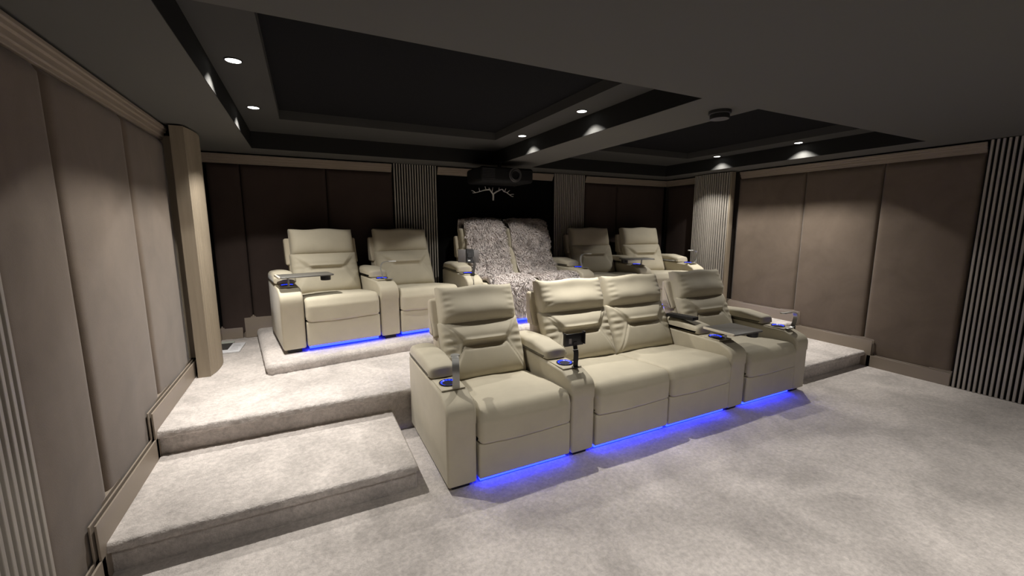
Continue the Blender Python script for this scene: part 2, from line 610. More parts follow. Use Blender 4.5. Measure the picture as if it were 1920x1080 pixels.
# slatted panels --------------------------------------------------------------------
def slat_panel(axis, w, a, b, sgn, z0, z1, label, pitch=0.031, sw=0.0145, sd=0.018):
    t = thing('slatted_panel', (w, (a + b) / 2, z0) if axis == 'y' else ((a + b) / 2, w, z0), label, 'slatted panel')
    W, H = b - a, z1 - z0
    bk, sl = bmesh.new(), bmesh.new()
    bd = 0.03 if axis == 'x' else 0.05
    n = int(W / pitch)
    off = (W - (n - 1) * pitch - sw) / 2
    if axis == 'y':
        def B(bmx, s0, s1, d0, d1, za, zb, bev=0):
            add_box(bmx, min(sgn * d0, sgn * d1), max(sgn * d0, sgn * d1), s0 - W / 2, s1 - W / 2, za, zb, bev, 1)
    else:
        def B(bmx, s0, s1, d0, d1, za, zb, bev=0):
            add_box(bmx, s0 - W / 2, s1 - W / 2, min(sgn * d0, sgn * d1), max(sgn * d0, sgn * d1), za, zb, bev, 1)
    B(bk, 0, W, 0.0, bd, 0, H)
    for i in range(n):
        s = off + i * pitch
        B(sl, s, s + sw, bd + 0.0002, bd + sd, 0, H, 0.0015)
    obj('backing', bk, M_FELT, t)
    obj('slats', sl, M_SLAT, t)
    return t


slat_panel('x', YB - .002, 0.97, 1.50, -1, Z3 + .002, 2.225, 'slatted panel on the back wall left of the silver branches')
slat_panel('x', YB - .002, 3.19, 3.73, -1, Z3 + .002, 2.225, 'dim slatted panel on the back wall right of the projector')
slat_panel('y', XL + .002, 0.85, 1.862, 1, 0.002, 2.225, 'tall slatted panel on the left wall at the edge of the view', 0.034, 0.017)
slat_panel('y', XR - .002, 0.55, 1.510, -1, 0.002, 2.225, 'tall grey slatted panel on the right wall nearest the viewer', 0.034, 0.017)


# fluted pilasters --------------------------------------------------------------------
def pilaster(side, y0, y1, label, name):
    xw = XL + .002 if side < 0 else XR - .002
    s = 1 if side < 0 else -1
    t = thing(name, (xw, (y0 + y1) / 2, 2 * R1), label, 'pilaster')
    L = (y1 - y0) / 2
    bk = bmesh.new()
    a, b = sorted((0, s * 0.09))
    add_box(bk, a, b, -L + 0.11, L - 0.03, 0.14, ZC - 2 * R1 - 0.07, 0.003, 1)
    obj('backing_board', bk, M_FLUTE, t)
    H = ZC - 2 * R1 - 0.012

    def plan(pts, bmx, za, zb):
        lo = [bmx.verts.new((p.x, p.y, za)) for p in pts]
        hi = [bmx.verts.new((p.x, p.y, zb)) for p in pts]
        n = len(pts)
        for i in range(n):
            j = (i + 1) % n
            bmx.faces.new((lo[i], lo[j], hi[j], hi[i]))
        bmx.faces.new(lo)
        bmx.faces.new(hi)

    def bow(q):
        return (0.176 if side < 0 else 0.150) + 0.034 * math.sin(PI * q)
    fr = bmesh.new()
    if side < 0:
        # bowed front with vertical flutes
        out = [Vector((s * 0.092, -L)), Vector((s * 0.176, -L))]
        nfl, per = 17, 12
        for i in range(nfl * per + 1):
            q = i / (nfl * per)
            dep = 0.006 * (0.5 - 0.5 * math.cos(2 * PI * (i % per) / per))
            out.append(Vector((s * (bow(q) - dep), -L + 0.006 + (2 * L - 0.012) * q)))
        out += [Vector((s * 0.176, L)), Vector((s * 0.092, L))]
        plan(out, fr, 0.002, H)
        obj('fluted_front', fr, M_FLUTE, t, 30)
    else:
        # bowed dark board with separate-looking light ribs and a pale edge board
        out = [Vector((s * 0.092, -L + .02))] + [Vector((s * bow(i / 24), -L + .02 + (2 * L - .02) * i / 24)) for i in range(25)] + [Vector((s * 0.092, L))]
        plan(out, fr, 0.002, H)
        obj('bowed_board', fr, M_FELT, t, 30)
        rb = bmesh.new()
        nr = 18
        for i in range(nr):
            q = (i + 0.5) / nr
            y = -L + .02 + (2 * L - .02) * q
            add_box(rb, *sorted((s * (bow(q) - 0.002), s * (bow(q) + 0.020))), y - 0.0075, y + 0.0075, 0.002, H, 0.0015, 1)
        obj('ribs', rb, M_SLAT, t)
        box('edge_board', (*sorted((s * 0.094, s * 0.176)), -L, -L + .019, 0.002, H), M_FLUTE, t, 0.002)
    return t


pilaster(-1, 3.88, 4.41, 'bowed fluted taupe pilaster standing at the left wall', 'fluted_pilaster')
pilaster(1, 3.85, 4.46, 'ribbed pilaster with light slats standing at the right wall', 'ribbed_pilaster')


# ------------------------------------------------------------------ downlights
def beam_nodes(ld):
    """beam shape of a reflector lamp: bright middle, weak rim (strength over the angle off its axis)"""
    ld.use_nodes = True
    nt = ld.node_tree
    em = next(n for n in nt.nodes if n.type == 'EMISSION')
    tc = nt.nodes.new('ShaderNodeTexCoord')
    sp = nt.nodes.new('ShaderNodeSeparateXYZ')
    nt.links.new(tc.outputs['Normal'], sp.inputs[0])

    def m(op, a, b=None):
        n = nt.nodes.new('ShaderNodeMath')
        n.operation = op
        for i, v in enumerate((a, b)):
            if v is None:
                continue
            if isinstance(v, (int, float)):
                n.inputs[i].default_value = v
            else:
                nt.links.new(v, n.inputs[i])
        return n.outputs[0]
    th = m('ARCCOSINE', m('ABSOLUTE', sp.outputs[2]))
    g = m('EXPONENT', m('MULTIPLY', m('POWER', m('DIVIDE', th, BEAM_W), 2.0), -1.0))
    nt.links.new(m('ADD', g, BEAM_RIM), em.inputs['Strength'])


def downlight(x, y, label, power=SPOT_W):
    t = thing('ceiling_downlight', (x, y, ZS), label, 'ceiling light', group='recessed ceiling downlights')
    lathe('trim_ring', [(0.044, 0.0), (0.044, -0.004), (0.039, -0.006), (0.037, -0.004), (0.037, 0.0)], M_BLACKM, t)
    lathe('lens', [(0.0365, -0.001), (0.0365, -0.0045), (0.020, -0.0060)], M_LENS, t)
    ld = bpy.data.lights.new('downlight_beam', 'SPOT')
    ld.energy = power
    ld.color = SPOT_COL
    ld.spot_size = SPOT_ANGLE
    ld.spot_blend = SPOT_BLEND
    ld.shadow_soft_size = 0.018
    beam_nodes(ld)
    lo = bpy.data.objects.new('downlight_beam', ld)
    C.objects.link(lo)
    lo.parent = t
    lo.location = (0, 0, -0.022)
    return t


for (x, y, lab) in ((SPOTX[0][0], 2.81, 'left of the big dark tray, nearer the viewer'), (SPOTX[0][0], 3.81, 'left of the big dark tray, nearer the back wall'),
                    (SPOTX[0][1], 2.81, 'right of the big dark tray, nearer the viewer'), (SPOTX[0][1], 3.81, 'right of the big dark tray, nearer the back wall'),
                    (SPOTX[1][1], 2.81, 'at the right wall, nearer the viewer'), (SPOTX[1][1], 3.81, 'at the right wall, nearer the back wall')):
    downlight(x, y, 'lit round downlight ' + lab, SPOT_W * (0.68 if x > 4 and y > 3 else 1.0))
for x in (0.2, 1.5, 3.1):
    downlight(x, -0.1, 'lit round downlight in the ceiling behind the viewer', FRONT_W)


# ------------------------------------------------------------------ recliners
MESHES = {}


def cached(key, name, m, parent, build, angle=40):
    if key in MESHES:
        return link(name, MESHES[key], m, parent)
    bm = bmesh.new()
    build(bm)
    o = obj(name, bm, m, parent, angle)
    MESHES[key] = o.data
    return o


def arm_profile():
    return fillet([(0.006, 0.035, 0.012), (0.006, 0.385, 0), (0.0, 0.392, 0), (0.0, 0.505, 0.10), (0.135, 0.556, 0.06), (0.34, 0.562, 0),
                   (0.90, 0.566, 0.03), (0.90, 0.035, 0.02)], 8)


def back_d(u, v, rear=False):
    """sculpted lumbar cushion: upper roll, slot, lower roll, gathered side wings"""
    e = edge(u, 9) * edge(2 * v - 1, 8)
    d = 0.062 * e
    sv = 0.60                                   # the slot
    wing = sstep(0.0, 0.16, abs(u) - (0.46 + 0.42 * abs(v - sv) / (0.40 if v > sv else 0.56)))
    core = 1 - wing
    half = sstep(0.60, 0.40, abs(u)) * (0.55 if rear else 1.0)
    sft = 0.35 if rear else 1.0
    # rolls
    up = gauss(v - (sv + 0.125), 0.15)
    lo = gauss(v - (sv - 0.30), 0.30)
    d += core * (0.026 * up + 0.020 * lo) * e
    # sharp pocket right under the upper roll
    t = (sv - v)
    pocket = (gauss(t - 0.045, 0.05) if t > 0.0 else gauss(t, 0.012) * 0.6)
    d -= half * 0.040 * pocket
    d += half * 0.014 * gauss(v - (sv + 0.03), 0.03)
    # diagonal piped seams from the slot ends
    m = abs(u) - (0.50 + 0.42 * abs(v - sv) / (0.40 if v > sv else 0.56))
    d -= 0.011 * sft * gauss(m, 0.022) * e
    # gathers on the wings
    if abs(u) > 0.5:
        k = sstep(0.0, 0.35, m)
        d += sft * k * e * 0.006 * math.sin(v * 44 + 3.0 * abs(u) * (v - sv) + 2 * math.copysign(1, u)) * gauss(v - 0.62, 0.42)
    d += 0.004 * noise.noise(Vector((u * 2.3, v * 2.9, 1.7))) * e
    return d


def head_d(u, v, rear=False):
    """headrest pillow, fuller at its lower half, gathered at the ends"""
    e = edge(u, 10) * edge(2 * v - 1, 7)
    d = 0.060 * e + 0.045 * gauss(v - 0.30, 0.30) * edge(u, 4) * edge(2 * v - 1, 6) - 0.010 * gauss(v - 0.72, 0.2) * gauss(u, 0.6)
    if rear:
        d = 0.060 * e + 0.020 * gauss(v - 0.35, 0.4) * edge(u, 4) * edge(2 * v - 1, 6)
    else:
        k = sstep(0.62, 0.86, abs(u)) * sstep(1.0, 0.90, abs(u))
        d += k * e * 0.0032 * math.sin(v * 38 + 3 * abs(u) + 2 * math.copysign(1, u)) * gauss(v - 0.45, 0.45)
    d += 0.005 * noise.noise(Vector((u * 2.1, v * 2.0, 4.2))) * e
    dv = (-0.004 if rear else -0.012) * gauss(v, 0.15) * edge(u, 4) - 0.010 * (1 - u * u) * 0 + 0.006 * math.sin(u * 5 + 1) * sstep(0.7, 1, v)
    return (0.0, dv, d)


def seat_profile():
    return fillet([(0.004, 0.262, 0.02), (-0.014, 0.272, 0.014), (-0.018, 0.395, 0.05), (0.015, 0.468, 0.075), (0.20, 0.462, 0.10), (0.62, 0.425, 0.03),
                   (0.62, 0.28, 0.02), (0.05, 0.262, 0.0)], 8)


def panel_profile():
    return fillet([(0.012, 0.040, 0.014), (-0.004, 0.052, 0.02), (-0.004, 0.250, 0.02), (0.004, 0.262, 0.01), (0.06, 0.262, 0.01), (0.06, 0.040, 0.01)], 5)


def add_seat(root, x0, x1, rear=False):
    W = x1 - x0
    xc = (x0 + x1) / 2
    k = round(W, 3)

    def b_seat(bm):
        def jj(co, q):
            n = noise.noise(Vector((co.x * 6, co.y * 6, 2.2))) * 0.006 + noise.noise(Vector((co.x * 17, co.y * 13, 5))) * 0.002
            crown = 0.010 * (1 - (2 * co.x / W) ** 2)
            return co + Vector((0, q.x, q.y)) * (n + crown * (1 if q.y > 0.3 or q.x < -0.3 else 0))
        add_loft(bm, seat_profile(), -W / 2 + .004, W / 2 - .004, 0.035, 6, 26, jj)
    cached(('seat', k), 'seat_cushion', M_CREAM, root, b_seat, 60).location = (xc, 0, 0)

    def b_panel(bm):
        add_loft(bm, panel_profile(), -W / 2 + .005, W / 2 - .005, 0.014, 4, 10)
    cached(('panel', k), 'footrest_panel', M_CREAM, root, b_panel, 60).location = (xc, 0, 0)

    def b_back(bm):
        add_cushion(bm, W - .012, 0.43, lambda u, v: back_d(u, v, rear), 0.03, (0.595, 0.415), R(24.5), 72, 84)
    cached(('back', k), 'backrest', M_CREAM, root, b_back, 60).location = (xc, 0, 0)

    def b_head(bm):
        add_cushion(bm, W - .040, 0.272, lambda u, v: head_d(u, v, rear), 0.055, (0.772, 0.790), R(15.5), 56, 44)
    cached(('head', k), 'headrest', M_CREAM, root, b_head, 60).location = (xc, 0, 0)

    def b_frame(bm):
        p = fillet([(0.66, 0.10, 0.01), (0.645, 0.40, 0.03), (0.825, 0.80, 0.05), (0.868, 0.955, 0.025), (0.942, 0.955, 0.03), (0.925, 0.70, 0.05), (0.88, 0.45, 0.03), (0.86, 0.10, 0.01)], 5)
        add_loft(bm, p, -W / 2 + .001, W / 2 - .001, 0.02, 4, 2)
        # the shell flares out a little above the arms
        p = fillet([(0.775, 0.695, 0.02), (0.822, 0.80, 0.05), (0.872, 0.962, 0.025), (0.940, 0.962, 0.03), (0.918, 0.695, 0.02)], 5)
        add_loft(bm, p, -W / 2 - .026, W / 2 + .026, 0.022, 4, 2)
    cached(('frame', k), 'back_frame', M_CREAM_BACK, root, b_frame, 50).location = (xc, 0, 0)

    def b_base(bm):
        add_box(bm, -W / 2 + .01, W / 2 - .01, 0.075, 0.64, 0.06, 0.255)
    cached(('base', k), 'base_frame', M_BLACKM, root, b_base).location = (xc, 0, 0)

    def b_led(bm):
        add_box(bm, -W / 2 + .02, W / 2 - .02, 0.030, 0.060, 0.018, 0.039)
    o = cached(('led', k), 'light_strip', M_LED, root, b_led)
    o.location = (xc, 0, 0)
    o['label'] = 'glowing blue light strip'


def add_leg(root, x, y):
    def b(bm):
        add_box(bm, -0.055, 0.055, -0.035, 0.035, 0.0, 0.040, 0.004, 1)
    cached(('leg',), 'leg', M_BLACKM, root, b).location = (x, y, 0)


def add_arm(root, x0, x1, legs=True):
    W = x1 - x0
    xc = (x0 + x1) / 2
    k = round(W, 3)

    def b_arm(bm):
        add_loft(bm, arm_profile(), -W / 2, W / 2, 0.018, 5, 4)
    cached(('arm', k), 'armrest', M_CREAM, root, b_arm, 50).location = (xc, 0, 0)

    def b_pad(bm):
        p = fillet([(0.335, 0.569, 0.012), (0.345, 0.628, 0.035), (0.56, 0.655, 0.10), (0.86, 0.640, 0.04), (0.88, 0.569, 0.01)], 7)

        def jj(co, q):
            c = 0.016 * (1 - (2 * co.x / W) ** 2)
            return co + Vector((0, 0, c if q.y > 0.2 else 0)) + Vector((0, -0.012 * (1 - (2 * co.x / W) ** 2) if q.x < -0.5 else 0, 0))
        add_loft(bm, p, -W / 2 - .002, W / 2 + .002, 0.026, 6, 12, jj)
    cached(('pad', k), 'armrest_pad', M_CREAM, root, b_pad, 60).location = (xc, 0, 0)

    def b_plate(bm):
        add_box(bm, -W / 2 + .016, W / 2 - .016, 0.135, 0.332, 0.5590, 0.5665, 0.003, 2)
    cached(('plate', k), 'cup_panel', M_CREAM, root, b_plate).location = (xc, 0, 0)

    def b_cup(bm):
        add_lathe(bm, [(0.049, 0.0), (0.0545, 0.001), (0.0575, 0.004), (0.0555, 0.0075), (0.0500, 0.0075), (0.0475, 0.003), (0.0460, 0.0022), (0.034, 0.0010), (0.010, 0.0009)], 0, 0, 0.5665, 36)
    c = cached(('cup',), 'cup_holder', M_BLACK, root, b_cup, 60)
    c.location = (xc, 0.232, 0)

    def b_cl(bm):
        # glowing segmented ring inside the rim
        for i in range(14):
            a0, a1 = 2 * PI * (i + .12) / 14, 2 * PI * (i + .88) / 14
            vs = []
            for rr_, zz in ((0.0478, 0.0066), (0.0385, 0.0030)):
                for a in (a0, (a0 + a1) / 2, a1):
                    vs.append(bm.verts.new((rr_ * math.cos(a), rr_ * math.sin(a), 0.5668 + zz)))
            bm.faces.new((vs[0], vs[1], vs[4], vs[3]))
            bm.faces.new((vs[1], vs[2], vs[5], vs[4]))
    cl = cached(('cupl',), 'cup_light', M_CUPLED, c, b_cl, 60)
    cl['label'] = 'blue glowing ring in the cup holder'
    if legs:
        add_leg(root, xc, 0.075)
        add_leg(root, xc, 0.82)


GF, GB = 'cream recliners of the front row', 'cream recliners of the rear row'


def recliner(name, x, y, z, rz, label, lay, group):
    """lay: list of ('arm'|'seat', width) from left to right, starting at the local origin"""
    t = thing(name, (x, y, z), label, 'recliner' if name == 'recliner' else 'sofa', rz, group)
    cx = 0.0
    for kind, wdt in lay:
        if kind == 'gap':
            cx += wdt
        elif kind == 'arm':
            add_arm(t, cx, cx + wdt)
            cx += wdt
        else:
            add_seat(t, cx, cx + wdt, group == GB)
            cx += wdt
    return t, cx


FY = 2.062
t, cx = recliner('recliner', 0.621, FY, 0.002, 0, 'cream recliner at the left end of the front row, steel reading lamp on its arm', [('arm', .178), ('gap', .006), ('seat', .634)], GF)
add_leg(t, cx - .06, 0.62)
recliner('loveseat', 1.447, FY, 0.002, 0, 'cream two-seat recliner sofa in the middle of the front row', [('arm', .180), ('gap', .004), ('seat', .664), ('seat', .664), ('gap', .004), ('arm', .184)], GF)
t, cx = recliner('recliner', 3.157, FY, 0.002, 0, 'cream recliner at the right end of the front row, swivel tray across its seat', [('gap', .006), ('seat', .660), ('gap', .004), ('arm', .178)], GF)
add_leg(t, 0.08, 0.62)

TH = R(8.7)
AX, AY = -0.227, 3.907
ZR = Z3 + 0.002
ct, st = math.cos(TH), math.sin(TH)
t, cx = recliner('recliner', AX, AY, ZR, TH, 'cream recliner at the left end of the rear row, tray over its seat', [('arm', .180), ('gap', .006), ('seat', .646)], GB)
add_leg(t, cx - .06, 0.62)
BX, BY = AX + 0.842 * ct, AY + 0.842 * st
t, cx = recliner('recliner', BX, BY, ZR, TH, 'cream recliner second from the left in the rear row', [('arm', .182), ('gap', .006), ('seat', .646)], GB)
add_leg(t, cx - .06, 0.62)
LX, LY = 1.500, 4.085
recliner('loveseat', LX, LY, ZR, 0, 'cream two-seat sofa in the rear row covered with grey sheepskins', [('arm', .182), ('gap', .004), ('seat', .646), ('seat', .646), ('gap', .004), ('arm', .182)], GB)
# right half: mirrored about x = 2.33, each with its arm on its right
DX, DY = 4.66 - AX, AY                     # outer front corner of the right end arm
w_ = .182 + .006 + .646
D0 = (DX - w_ * ct, DY + w_ * st)
t, cx = recliner('recliner', D0[0], D0[1], ZR, -TH, 'cream recliner at the right end of the rear row beside the ribbed pilaster', [('seat', .646), ('gap', .006), ('arm', .182)], GB)
add_leg(t, .06, 0.62)
CX0 = (D0[0] - (w_ + .008) * ct, D0[1] + (w_ + .008) * st)
t, cx = recliner('recliner', CX0[0], CX0[1], ZR, -TH, 'cream recliner in the rear row just right of the sheepskin sofa', [('seat', .646), ('gap', .006), ('arm', .182)], GB)
add_leg(t, .06, 0.62)


def loc(ox, oy, th, lx, ly):
    return (ox + lx * math.cos(th) - ly * math.sin(th), oy + lx * math.sin(th) + ly * math.cos(th))


# ------------------------------------------------------------------ sheepskins
def sheepskin(xc, W, label, seed):
    rnd = random.Random(seed)
    path = smooth_path([(0, 0.985, 1.00), (0, 0.955, 1.135), (0, 0.87, 1.155), (0, 0.765, 1.10), (0, 0.675, 0.93), (0, 0.665, 0.80), (0, 0.580, 0.66), (0, 0.485, 0.53),
                        (0, 0.41, 0.492), (0, 0.22, 0.515), (0, 0.04, 0.520), (0, -0.045, 0.47), (0, -0.060, 0.38), (0, -0.048, 0.25), (0, -0.045, 0.10)], 7)
    n, m = len(path), 26
    bm = bmesh.new()
    grid, nor = [], []
    for i, p in enumerate(path):
        tt = (path[min(i + 1, n - 1)] - path[max(i - 1, 0)]).normalized()
        nn = Vector((0, tt.z, -tt.y))
        if nn.dot(Vector((0, -1, 0.6))) < 0:
            nn = -nn
        row, nr = [], []
        wob = 1 + 0.10 * noise.noise(Vector((i * 0.09, seed, 0))) - 0.10 * gauss(i / n - 0.52, 0.07)
        for k in range(m + 1):
            u = -1 + 2 * k / m
            d = 0.012 * noise.noise(Vector((u * 4, i * 0.18, seed * 3.1))) - 0.02 * abs(u) ** 6
            row.append(p + nn * d + Vector((u * W / 2 * wob, 0, 0)))
            nr.append(nn)
        grid.append(row)
        nor.append(nr)
    top = [[bm.verts.new(c) for c in row] for row in grid]
    bot = [[bm.verts.new(c - nor[i][k] * 0.012) for k, c in enumerate(row)] for i, row in enumerate(grid)]
    for i in range(n - 1):
        for k in range(m):
            bm.faces.new((top[i][k], top[i][k + 1], top[i + 1][k + 1], top[i + 1][k]))
            bm.faces.new((bot[i][k], bot[i + 1][k], bot[i + 1][k + 1], bot[i][k + 1]))
    for i in range(n - 1):
        bm.faces.new((top[i][0], top[i + 1][0], bot[i + 1][0], bot[i][0]))
        bm.faces.new((top[i][m], bot[i][m], bot[i + 1][m], top[i + 1][m]))
    for k in range(m):
        bm.faces.new((top[0][k], bot[0][k], bot[0][k + 1], top[0][k + 1]))
        bm.faces.new((top[n - 1][k], top[n - 1][k + 1], bot[n - 1][k + 1], bot[n - 1][k]))
    t = thing('sheepskin_throw', (xc, LY, ZR), label, 'sheepskin', group='grey sheepskins on the rear sofa')
    obj('hide', bm, M_FUR, t, 80)
    # the pile: curved locks
    bm = bmesh.new()
    for q in range(13000):
        i = rnd.random() * (n - 1.001)
        k = rnd.random() * (m - 0.001)
        i0, k0 = int(i), int(k)
        fi, fk = i - i0, k - k0
        p = (grid[i0][k0] * (1 - fi) + grid[i0 + 1][k0] * fi) * (1 - fk) + (grid[i0][k0 + 1] * (1 - fi) + grid[i0 + 1][k0 + 1] * fi) * fk
        nn = nor[i0][k0]
        a1 = noise.noise(Vector((p.x * 9, p.y * 9 + p.z * 9, seed)))
        a2 = noise.noise(Vector((p.x * 9 + 20, p.y * 9 + p.z * 9, seed)))
        flow = Vector((a1 * 1.5, 0, 0)) + (path[i0 + 1] - path[i0]).normalized() * (0.5 + a2)
        L = 0.034 + 0.026 * rnd.random()
        d1 = (nn + 0.7 * flow + Vector((rnd.uniform(-.35, .35),) * 3)).normalized()
        d2 = (nn * 0.25 + 1.2 * flow + Vector((0, 0, -0.3)) + Vector((rnd.uniform(-.3, .3), rnd.uniform(-.3, .3), 0))).normalized()
        sd = d1.cross(nn + Vector((rnd.uniform(-1, 1), rnd.uniform(-1, 1), rnd.uniform(-1, 1))))
        if sd.length < 1e-4:
            continue
        sd.normalize()
        wd = 0.0032 + 0.003 * rnd.random()
        b = p - nn * 0.002
        mm = b + d1 * L * 0.6
        e = mm + d2 * L * 0.6
        v = [bm.verts.new(c) for c in (b - sd * wd, b + sd * wd, mm + sd * wd * .8, mm - sd * wd * .8, e)]
        bm.faces.new((v[0], v[1], v[2], v[3]))
        bm.faces.new((v[3], v[2], v[4]))
    o = obj('fleece', bm, M_FUR, t, 80)
    o['kind'] = 'stuff'
    return t


sx = LX + .186
sheepskin(sx + 0.335, 0.545, 'grey sheepskin over the left seat of the rear sofa', 3)
sheepskin(sx + 0.646 + 0.315, 0.555, 'grey sheepskin over the right seat of the rear sofa', 8)


# ------------------------------------------------------------------ reading lamps, trays, holders
def reading_lamp(x, y, z, rz, label, h=0.175, tip=0.115, width=0.034, m=None):
    """C-shaped flat lamp; local +x is where foot and head point"""
    t = thing('reading_lamp', (x, y, z), label, 'reading lamp', rz, 'clip-in reading lamps on the armrests')
    pts = smooth_path([(0.055, 0, 0.005), (0.0, 0, 0.006), (-0.028, 0, 0.020), (-0.046, 0, 0.07), (-0.052, 0, h * 0.68), (-0.040, 0, h * 0.90), (-0.008, 0, h), (0.03, 0, h + .002)], 6)
    bm = bmesh.new()
    add_ribbon(bm, pts, (0, 1, 0), width, 0.0045)
    obj('curved_stem', bm, m or M_GREYMET, t)
    bm = bmesh.new()
    add_box(bm, 0.024, tip - .02, -width * .5, width * .5, h - 0.003, h + 0.006, 0.003, 2)
    add_lathe(bm, [(0.012, h - .005), (width * .66, h - 0.004), (width * .70, h), (width * .66, h + 0.007), (0.012, h + .008)], tip - .022, 0, 0, 24)
    obj('lamp_head', bm, m or M_LAMPPLASTIC, t)
    lathe('foot', [(0.019, 0.0), (0.019, 0.004), (0.015, 0.0065), (0.004, 0.0065)], M_GREYMET, t, cx=0.045)
    return t


def swivel_tray(x, y, z, rz, label, Lx=0.42, Ly=0.26, post=(0.05, 0.0), zt=0.085, cup=None):
    t = thing('swivel_tray', (x, y, z), label, 'tray', rz, 'swivel trays on the armrests')
    bm = bmesh.new()
    x0, x1 = -post[0], Lx - post[0]
    y0, y1 = -Ly / 2 + post[1], Ly / 2 + post[1]
    pts = fillet([(x0, y0, 0.02), (x1, y0, 0.045), (x1, y1, 0.045), (x0, y1, 0.02)], 6)
    for za, zb, ins in ((zt, zt + 0.012, 0.0),):
        rings = []
        for zz, s in ((za, 0.003), (za + 0.003, 0.0), (zb - 0.003, 0.0), (zb, 0.003)):
            cxm, cym = (x0 + x1) / 2, (y0 + y1) / 2
            rings.append([bm.verts.new((cxm + (p.x - cxm) * (1 - s * 2 / Lx), cym + (p.y - cym) * (1 - s * 2 / Ly), zz)) for p in pts])
        for a, b in zip(rings, rings[1:]):
            for i in range(len(a)):
                j = (i + 1) % len(a)
                bm.faces.new((a[i], a[j], b[j], b[i]))
        bm.faces.new(rings[0])
        bm.faces.new(rings[-1])
    obj('tray_top', bm, M_TRAYTOP, t)
    box('edge_sheen', (x0 - 0.008, x0 + 0.008, y0 + 0.006, y1 - 0.006, zt - 0.003, zt + 0.015), M_TRAYSHEEN, t, 0.002)  # sheen along the tray edge, modelled as a thin pale bar
    lathe('post', [(0.021, 0.0), (0.021, 0.005), (0.009, 0.008), (0.008, zt - 0.006), (0.017, zt - 0.004), (0.017, zt - 0.0002)], M_GREYMET, t)
    if cup:
        lathe('tray_cup', [(0.044, zt - 0.001), (0.043, zt - 0.045), (0.040, zt - 0.048), (0.010, zt - 0.048)], M_BLACK, t, cx=cup[0], cy=cup[1])
    return t


ZA = 0.5675 + 0.002       # cup panel top in the front row
ZAR = ZR + 0.5665
# front row
reading_lamp(0.722, FY + 0.128, ZA, R(73), 'steel reading lamp standing on the left arm of the front row', 0.172, 0.10, 0.040, M_GREYMET)
reading_lamp(3.925, FY + 0.122, ZA, R(178), 'shiny reading lamp on the right end arm of the front row', 0.15, 0.15, 0.036, M_STEEL)
swivel_tray(3.057, FY + 0.140, ZA, R(-2), 'grey swivel tray over the right front seat', 0.355, 0.30, (0.105, -0.012), 0.074, (0.185, -0.10))

t = thing('phone_holder', (1.553, FY + 0.128, ZA), 'black phone cradle on a flat stem beside a blue cup holder', 'phone holder')
lathe('foot', [(0.024, 0), (0.024, 0.004), (0.018, 0.007), (0.005, 0.007)], M_BLACK, t)
bm = bmesh.new()
add_ribbon(bm, smooth_path([(0, 0, 0.004), (0.001, -0.002, 0.05), (0.003, 0.0, 0.10), (0.002, 0.008, 0.118)], 5), (1, 0, 0), 0.036, 0.005)
obj('stem', bm, M_BLACKM, t)
bm = bmesh.new()
add_ribbon(bm, smooth_path([(0.002, 0.004, 0.120), (0.002, 0.012, 0.145), (0.002, 0.012, 0.170)], 4), (1, 0, 0), 0.030, 0.006)
obj('neck', bm, M_BLACK, t)
c = box('cradle', (-0.080, 0.072, 0.014, 0.022, 0.142, 0.225), M_BLACK, t, 0.003)
for gx in (-0.0830, 0.068):
    box('grip', (gx, gx + .007, -0.004, 0.028, 0.150, 0.236), M_BLACK, c, 0.002)
box('label_plate', (-0.046, -0.026, 0.0125, 0.0145, 0.160, 0.194), M_GREYPLATE, c)
box('collar', (-0.0165, 0.0205, 0.001, 0.014, 0.1175, 0.1215), M_LAMPPLASTIC, t)

t = thing('remote_control', (2.985, FY + 0.545, 0.676), 'black remote control lying on the armrest pad between front seats', 'remote control', R(5))
bm = bmesh.new()
add_box(bm, -0.040, 0.040, -0.155, 0.125, 0.0, 0.030, 0.006, 2)
obj('remote_body', bm, M_BLACK, t)
bm = bmesh.new()
for i in range(9):
    for k in range(3):
        add_box(bm, -0.028 + k * 0.021, -0.014 + k * 0.021, -0.140 + i * 0.027, -0.126 + i * 0.027, 0.0298, 0.0322, 0.001, 1)
o = obj('buttons', bm, M_CHARC, t)
t.rotation_euler = (R(-1.5), 0, R(4))

# rear row
ax, ay = loc(AX, AY, TH, 0.090, 0.125)
swivel_tray(ax, ay, ZAR, TH + R(2), 'dark swivel tray over the leftmost rear seat', 0.44, 0.27, (0.075, 0.055), 0.082, (0.31, 0.03))
bx, by = loc(BX, BY, TH, 0.105, 0.130)
reading_lamp(bx, by, ZAR, TH - R(4), 'grey reading lamp between the two left recliners of the rear row', 0.175, 0.10)
lx, ly = LX + .186 + 1.292 + .004 + .105, LY + 0.130
reading_lamp(lx, ly, ZAR, R(-4), 'pale reading lamp on the right arm of the sheepskin sofa', 0.175, 0.10)
dx, dy = loc(D0[0], D0[1], -TH, .646 + .006 + .090, 0.125)
reading_lamp(dx, dy, ZAR, R(174), 'pale reading lamp on the right end arm of the rear row', 0.18, 0.10)
cx_, cy_ = loc(CX0[0], CX0[1], -TH, .646 + .006 + .095, 0.130)
swivel_tray(cx_, cy_, ZAR, R(168), 'dark swivel tray between the two right recliners of the rear row', 0.40, 0.24, (0.10, 0.03), 0.082, (0.24, -0.02))

